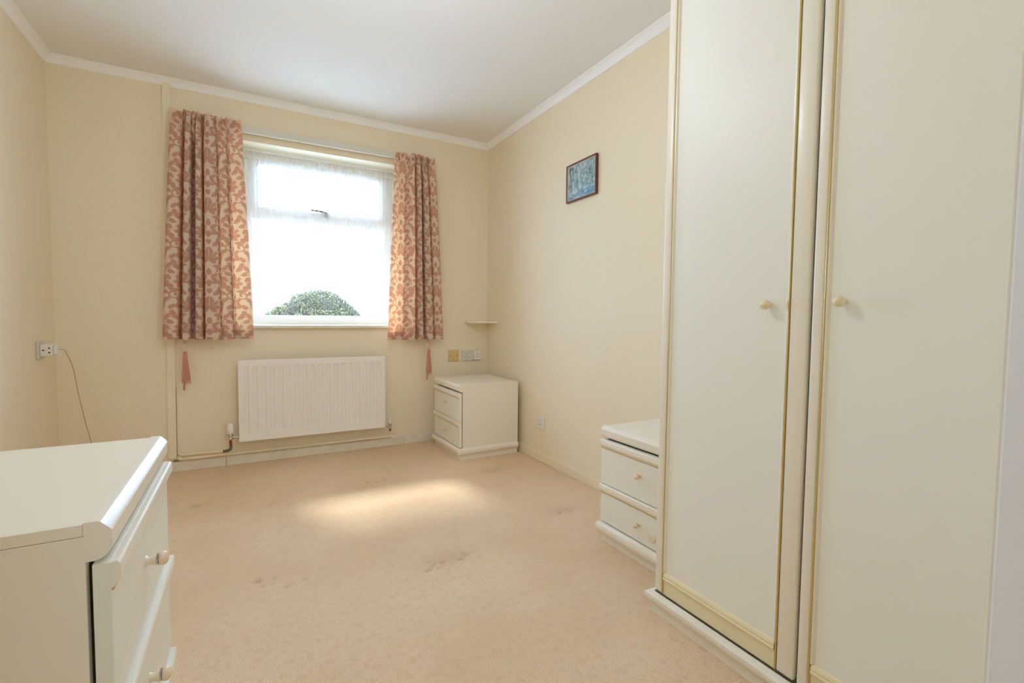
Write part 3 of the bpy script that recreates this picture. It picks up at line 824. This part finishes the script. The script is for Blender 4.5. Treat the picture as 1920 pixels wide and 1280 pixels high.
# net curtain on its wire
nc = thing('net_curtain', 'short white net curtain gathered across the top of the window', 'net curtain', (1.44, .135, 2.09))
def net():
    nu, nv = 420, 40
    s = np.linspace(0, 1, nu); t = np.linspace(0, 1, nv)[:, None]
    x0, x1 = WX0 + .016, WX1 - .010
    ph = np.cumsum(rng.uniform(.6, 1.5, nu)); ph = ph / ph[-1] * 2 * PI * 34
    big = np.interp(s, np.linspace(0, 1, 24), rng.uniform(-.010, .010, 24))
    Y = .128 + .0085 * np.sin(ph)[None] + big[None] * t
    X = (x0 + (x1 - x0) * s)[None] + .002 * np.sin(2 * ph)[None] + 0 * t
    hem = .004 * np.sin(13 * s)[None]
    Z = 2.092 - t * (2.092 - 1.636 + hem) + 0 * X
    for nm, a, b_, m in (('heading', 0, 5, M['net_tape']), ('voile', 4, nv, M['net'])):
        x, y, z = X[a:b_], Y[a:b_] + 0 * Z[a:b_], Z[a:b_]
        V = np.stack([x.ravel() - 1.44, y.ravel() - .135, z.ravel() - 2.09], 1); k = b_ - a
        idx = np.arange(nu * k).reshape(k, nu)
        F = np.stack([idx[:-1, :-1].ravel(), idx[:-1, 1:].ravel(), idx[1:, 1:].ravel(), idx[1:, :-1].ravel()], 1)
        me = bpy.data.meshes.new(nm); me.from_pydata(V.tolist(), [], F.tolist()); me.polygons.foreach_set('use_smooth', [True] * len(me.polygons))
        me.materials.append(m); o = bpy.data.objects.new(nm, me); COL.objects.link(o); o.parent = nc
net()
bm = new(); tube(bm, [(WX0 + .004, .128, 2.082), (1.44, .128, 2.078), (WX1 - .004, .128, 2.082)], .003, 8); obj('curtain_wire', bm, M['plastic_grey'], nc, True, world=True)

def tassel(x, y, z_top, label, tail_dx):
    t = thing('curtain_tassel', label, 'tassel', (x, y, z_top))
    bm = new(); tube(bm, [(0, 0, .06), (0, 0, -.008)], .0022, 8); obj('cord', bm, M['tassel'], t, True)
    for k in range(3):
        for sx in (-1, 1):
            bm = new(); bmesh.ops.create_uvsphere(bm, u_segments=12, v_segments=8, radius=.0075)
            for v in bm.verts: v.co += Vector((sx * .0065, 0, -.012 - k * .017))
            obj('bead', bm, M['bead'], t, True)
    bm = new(); r = random.Random(5)
    lathe(bm, [(.0001, -.058), (.009, -.060), (.011, -.075), (.013, -.12), (.018, -.19), (.0215, -.232), (.020, -.240), (.0001, -.238)], (.004, 0, 0), (0, 0, 1), 18)
    for i in range(40):
        a = r.uniform(0, 2 * PI); l = r.uniform(.228, .262)
        tube(bm, [(.004 + .009 * math.cos(a), .009 * math.sin(a), -.062), (.004 + .014 * math.cos(a), .014 * math.sin(a), -.13), (.006 + .0215 * math.cos(a), .0215 * math.sin(a), -l)], .0013, 5)
    obj('skirt', bm, M['tassel'], t, True)
    bm = new(); tube(bm, smooth_pts([(-.002, 0, -.22), (-.004 + tail_dx * .4, 0, -.26), (-.006 + tail_dx, 0, -.302)], 4), [.007] * 4 + [.006] * 4 + [.003], 8); obj('tail', bm, M['tassel'], t, True)
    return t
tassel(.607, -.062, .818, 'rose tassel on white beads hanging under the left curtain', 0.0)
t2 = tassel(2.171, -.062, .796, 'rose tassel hanging under the right curtain beside the blank plate', -.006)

# ------------------------------------------------------------------ plates and sockets
def plate(bm, x0, x1, z0, z1, d): return box(bm, x0, x1, -d, -.0005, z0, z1, .003, 2)
bp_ = thing('blank_plate', 'yellowed square blanking plate on the window wall', 'wall plate', (2.405, 0, .673))
bm = new(); plate(bm, 2.361, 2.449, .628, .720, .010); obj('plate', bm, M['yellow_plate'], bp_, world=True)
for x in (2.376, 2.434):
    bm = new(); lathe(bm, [(.0001, 0), (.0045, 0), (.004, .0015), (0, .0018)], (x, -.0098, .674), (0, -1, 0), 12); obj('screw', bm, M['screw'], bp_, True, world=True)

def pin_holes(parent, cx, y, cz, s=1.0, rot=0.0, nrm=(0, -1, 0)):
    """three recessed-looking dark slots of a British outlet"""
    for (dx, dz, w_, h_) in ((0, .011, .0042, .0085), (-.011, -.011, .0066, .0042), (.011, -.011, .0066, .0042)):
        bm = new(); box(bm, cx + dx * s - w_ * s / 2, cx + dx * s + w_ * s / 2, y - .0006, y + .004, cz + dz * s - h_ * s / 2, cz + dz * s + h_ * s / 2)
        obj('pin_slot', bm, M['dark'], parent, world=True)
so = thing('double_socket', 'white double socket on the window wall beside the yellowed plate', 'socket', (2.551, 0, .671))
bm = new(); plate(bm, 2.478, 2.624, .628, .716, .011); fp = obj('plate', bm, M['plastic_grey'], so, world=True)
pin_holes(so, 2.514, -.011, .668)
for x in (2.538, 2.560):
    bm = new(); box(bm, x - .005, x + .005, -.014, -.0105, .690, .704, .001); obj('switch', bm, M['plastic'], so, world=True)
ad = thing('plug_adaptor', 'white plug adaptor on the right half of the double socket', 'adaptor', (2.60, -.011, .676))
bm = new()
prism(bm, [(2.570, -.0112, .640), (2.570, -.0112, .690), (2.576, -.0112, .708), (2.590, -.0112, .715), (2.612, -.0112, .715), (2.624, -.0112, .706), (2.630, -.0112, .690), (2.630, -.0112, .640)], (0, -.036, 0))
obj('body', bm, M['plastic'], ad, world=True)
pin_holes(ad, 2.600, -.0472, .674)

rs = thing('wall_socket', 'single white socket low on the right wall near the far cabinet', 'socket', (W, -.857, .268))
bm = new(); box(bm, W - .011, W - .0005, -.903, -.812, .227, .307, .003); obj('plate', bm, M['plastic'], rs, world=True)
for (dy, dz, w_, h_) in ((0, .008, .005, .010), (.011, -.013, .008, .005), (-.011, -.013, .008, .005)):
    bm = new(); box(bm, W - .0116, W - .006, -.857 + dy - w_ / 2, -.857 + dy + w_ / 2, .268 + dz - h_ / 2, .268 + dz + h_ / 2); obj('pin_slot', bm, M['dark'], rs, world=True)
bm = new(); box(bm, W - .015, W - .0105, -.892, -.882, .284, .298, .001); obj('switch', bm, M['plastic'], rs, world=True)

ls = thing('wall_socket', 'white socket plate on the left wall, under the plug adaptor', 'socket', (0, -.245, .795))
bm = new(); box(bm, .0005, .012, -.292, -.200, .748, .840, .003); obj('plate', bm, M['plastic_grey'], ls, world=True)
bm = new(); box(bm, .012, .016, -.222, -.212, .815, .828, .001); obj('switch', bm, M['plastic'], ls, world=True)
la = thing('plug_adaptor', 'white cube adaptor on the left wall with a tan cable', 'adaptor', (.012, -.25, .795))
bm = new(); box(bm, .0122, .062, -.281, -.215, .764, .824, .004); obj('body', bm, M['plastic'], la, world=True)
for (dx, dz, w_, h_) in ((-.011, 0, .011, .005), (.012, .011, .006, .007), (.012, -.012, .006, .007)):
    bm = new(); box(bm, .0375 + dx - w_ / 2, .0375 + dx + w_ / 2, -.2818, -.276, .794 + dz - h_ / 2, .794 + dz + h_ / 2); obj('pin_slot', bm, M['dark'], la, world=True)
pg = thing('cable_plug', 'white plug with a tan cable, pushed into the left wall adaptor', 'plug', (.0625, -.25, .79))
bm = new(); box(bm, .0623, .078, -.274, -.222, .768, .816, .004); obj('plug_body', bm, M['plastic'], pg, world=True)
bm = new(); tube(bm, smooth_pts([(.0775, -.245, .795), (.082, -.22, .795), (.075, -.14, .783), (.070, -.10, .766), (.092, -.09, .690), (.113, -.09, .53), (.140, -.09, .36), (.163, -.10, .25), (.20, -.16, .09), (.26, -.25, .012)], 7), .0021, 8)
obj('cable', bm, M['cable'], pg, True, world=True)

# ------------------------------------------------------------------ corner shelf
cs = thing('corner_shelf', 'small cream quarter-round shelf high in the right corner', 'shelf', (W, 0, .945))
bm = new(); pts = [(W - .0005, -.0005, .940), (W - .206, -.0005, .940), (W - .206, -.030, .940)]
pts += [(W - .206 * math.cos(a), -.030 - .160 * math.sin(a), .940) for a in np.linspace(.12, PI / 2 - .12, 14)]
pts += [(W - .020, -.190, .940), (W - .0005, -.190, .940)]
prism(bm, pts, (0, 0, .014)); obj('shelf_board', bm, M['strip'], cs, world=True)
bm = new(); box(bm, W - .18, W - .02, -.013, -.0005, .922, .940, .002); obj('batten', bm, M['strip'], cs, world=True)
bm = new(); box(bm, W - .013, W - .0005, -.165, -.0135, .920, .940, .002); obj('batten', bm, M['strip'], cs, world=True)

# ------------------------------------------------------------------ picture
pi_ = thing('framed_picture', 'small blue woodland picture in a dark red-brown frame', 'picture', (W, -1.279, 1.81))
pi_.rotation_euler = (math.radians(-.4), 0, 0)
PW, PH = .290, .226
# local: hangs on x=0 plane (wall), room side is -x, width along y
def pframe():
    t, d = .009, .016
    for (y0_, y1_, z0_, z1_) in ((-PW / 2, PW / 2, PH / 2 - t, PH / 2), (-PW / 2, PW / 2, -PH / 2, -PH / 2 + t), (-PW / 2, -PW / 2 + t, -PH / 2 + t, PH / 2 - t), (PW / 2 - t, PW / 2, -PH / 2 + t, PH / 2 - t)):
        bm = new(); box(bm, -d - .002, -.002, y0_, y1_, z0_, z1_, .0008); obj('frame_rail', bm, M['frame_wood'], pi_)
    bm = new(); a, b_ = PW / 2 - t, PH / 2 - t; s = .004
    box(bm, -.015, -.004, -a, a, b_ - s, b_); box(bm, -.015, -.004, -a, a, -b_, -b_ + s); box(bm, -.015, -.004, -a, -a + s, -b_ + s, b_ - s); box(bm, -.015, -.004, a - s, a, -b_ + s, b_ - s)
    obj('slip', bm, M['mount'], pi_)
pframe()
def art():
    nu, nv = 150, 120
    a, b_ = PW / 2 - .0125, PH / 2 - .0125
    U, V_ = np.meshgrid(np.linspace(0, 1, nu), np.linspace(0, 1, nv))   # U: 0 = seen left; V: 0 = bottom
    r = np.random.default_rng(21)
    def blur_noise(sx, sy):
        g = r.random((sy, sx)); gx = np.linspace(0, sx - 1, nu); gy = np.linspace(0, sy - 1, nv)
        x0_ = np.floor(gx).astype(int).clip(0, sx - 2); y0_ = np.floor(gy).astype(int).clip(0, sy - 2); fx = gx - x0_; fy = (gy - y0_)[:, None]
        return (g[y0_][:, x0_] * (1 - fx) + g[y0_][:, x0_ + 1] * fx) * (1 - fy) + (g[y0_ + 1][:, x0_] * (1 - fx) + g[y0_ + 1][:, x0_ + 1] * fx) * fy
    c1 = np.array(srgb(186, 200, 200)); c2 = np.array(srgb(118, 160, 176)); c3 = np.array(srgb(76, 106, 112)); c4 = np.array(srgb(206, 210, 214)); c5 = np.array(srgb(90, 148, 180))
    mixf = lambda A, B, f: A * (1 - f[..., None]) + B * f[..., None]
    sm = lambda x, lo, hi: np.clip((x - lo) / (hi - lo), 0, 1)
    P = mixf(np.broadcast_to(c1, (nv, nu, 3)), np.broadcast_to(c2, (nv, nu, 3)), sm(blur_noise(18, 14), .25, .75) * .8)
    fol = sm(blur_noise(34, 30) + .5 * blur_noise(8, 6) + .35 * (np.exp(-((U - .75) / .16) ** 2 - ((V_ - .66) / .22) ** 2) + .9 * np.exp(-((U - .1) / .14) ** 2) + .8 * np.exp(-((U - .36) / .16) ** 2 - ((V_ - .42) / .1) ** 2)), .95, 1.3)
    P = mixf(P, np.broadcast_to(c3, P.shape), fol * .85)
    for x, wd_, sh_ in ((.10, .018, .9), (.20, .010, .8), (.33, .014, .75), (.86, .014, .6)):
        P = mixf(P, np.broadcast_to(c3, P.shape), np.exp(-((U - x - .03 * np.sin(5 * V_)) / wd_) ** 2) * (V_ > .25) * sh_)
    P = mixf(P, np.broadcast_to(c4, P.shape), np.exp(-((U - .19 - .03 * V_) / .035) ** 2 - ((V_ - .36) / .15) ** 2) * .9)
    P = mixf(P, np.broadcast_to(c5, P.shape), sm(.34 - V_ + .25 * (blur_noise(10, 12) - .5), 0, .2) * sm(blur_noise(14, 20), .25, .6) * .9)
    P = mixf(P, np.broadcast_to(c4, P.shape), sm(.30 - V_, 0, .1) * sm(blur_noise(10, 26), .58, .75) * .8)
    # seen left is larger y (farther); +y = left from the room
    Yc = a - 2 * a * U; Zc = -b_ + 2 * b_ * V_
    Vv = np.stack([np.full(U.size, -.010), Yc.ravel(), Zc.ravel()], 1)
    idx = np.arange(nu * nv).reshape(nv, nu)
    F = np.stack([idx[:-1, :-1].ravel(), idx[:-1, 1:].ravel(), idx[1:, 1:].ravel(), idx[1:, :-1].ravel()], 1)
    me = bpy.data.meshes.new('print'); me.from_pydata(Vv.tolist(), [], F.tolist())
    ca = me.attributes.new('paint', 'FLOAT_COLOR', 'POINT')
    ca.data.foreach_set('color', np.concatenate([P.reshape(-1, 3), np.ones((nu * nv, 1))], 1).astype(np.float32).ravel())
    me.materials.append(M['art'])
    o = bpy.data.objects.new('print', me); COL.objects.link(o); o.parent = pi_
art()

# ------------------------------------------------------------------ fittings added for the unseen fill lamps
def pendant(x, y, label, zs):
    t = thing('fill_pendant', label, 'lamp', (x, y, H))
    bm = new(); lathe(bm, [(.0001, 0), (.045, 0), (.042, -.018), (.015, -.028), (0, -.028)], (0, 0, 0), (0, 0, 1), 20); obj('ceiling_rose', bm, M['plastic'], t, True)
    bm = new(); tube(bm, [(0, 0, -.028), (0, 0, zs + .20)], .003, 8); obj('flex', bm, M['plastic'], t)
    bm = new(); tube(bm, [(0, 0, zs + .20), (0, 0, zs + .13)], .016, 12); obj('lamp_holder', bm, M['plastic'], t, True)
    return t
pendant(1.30, -2.05, 'unseen pendant lamp added as fill for the room', -.42)
pendant(1.10, -4.35, 'unseen pendant lamp added as fill in the hall', -.35)
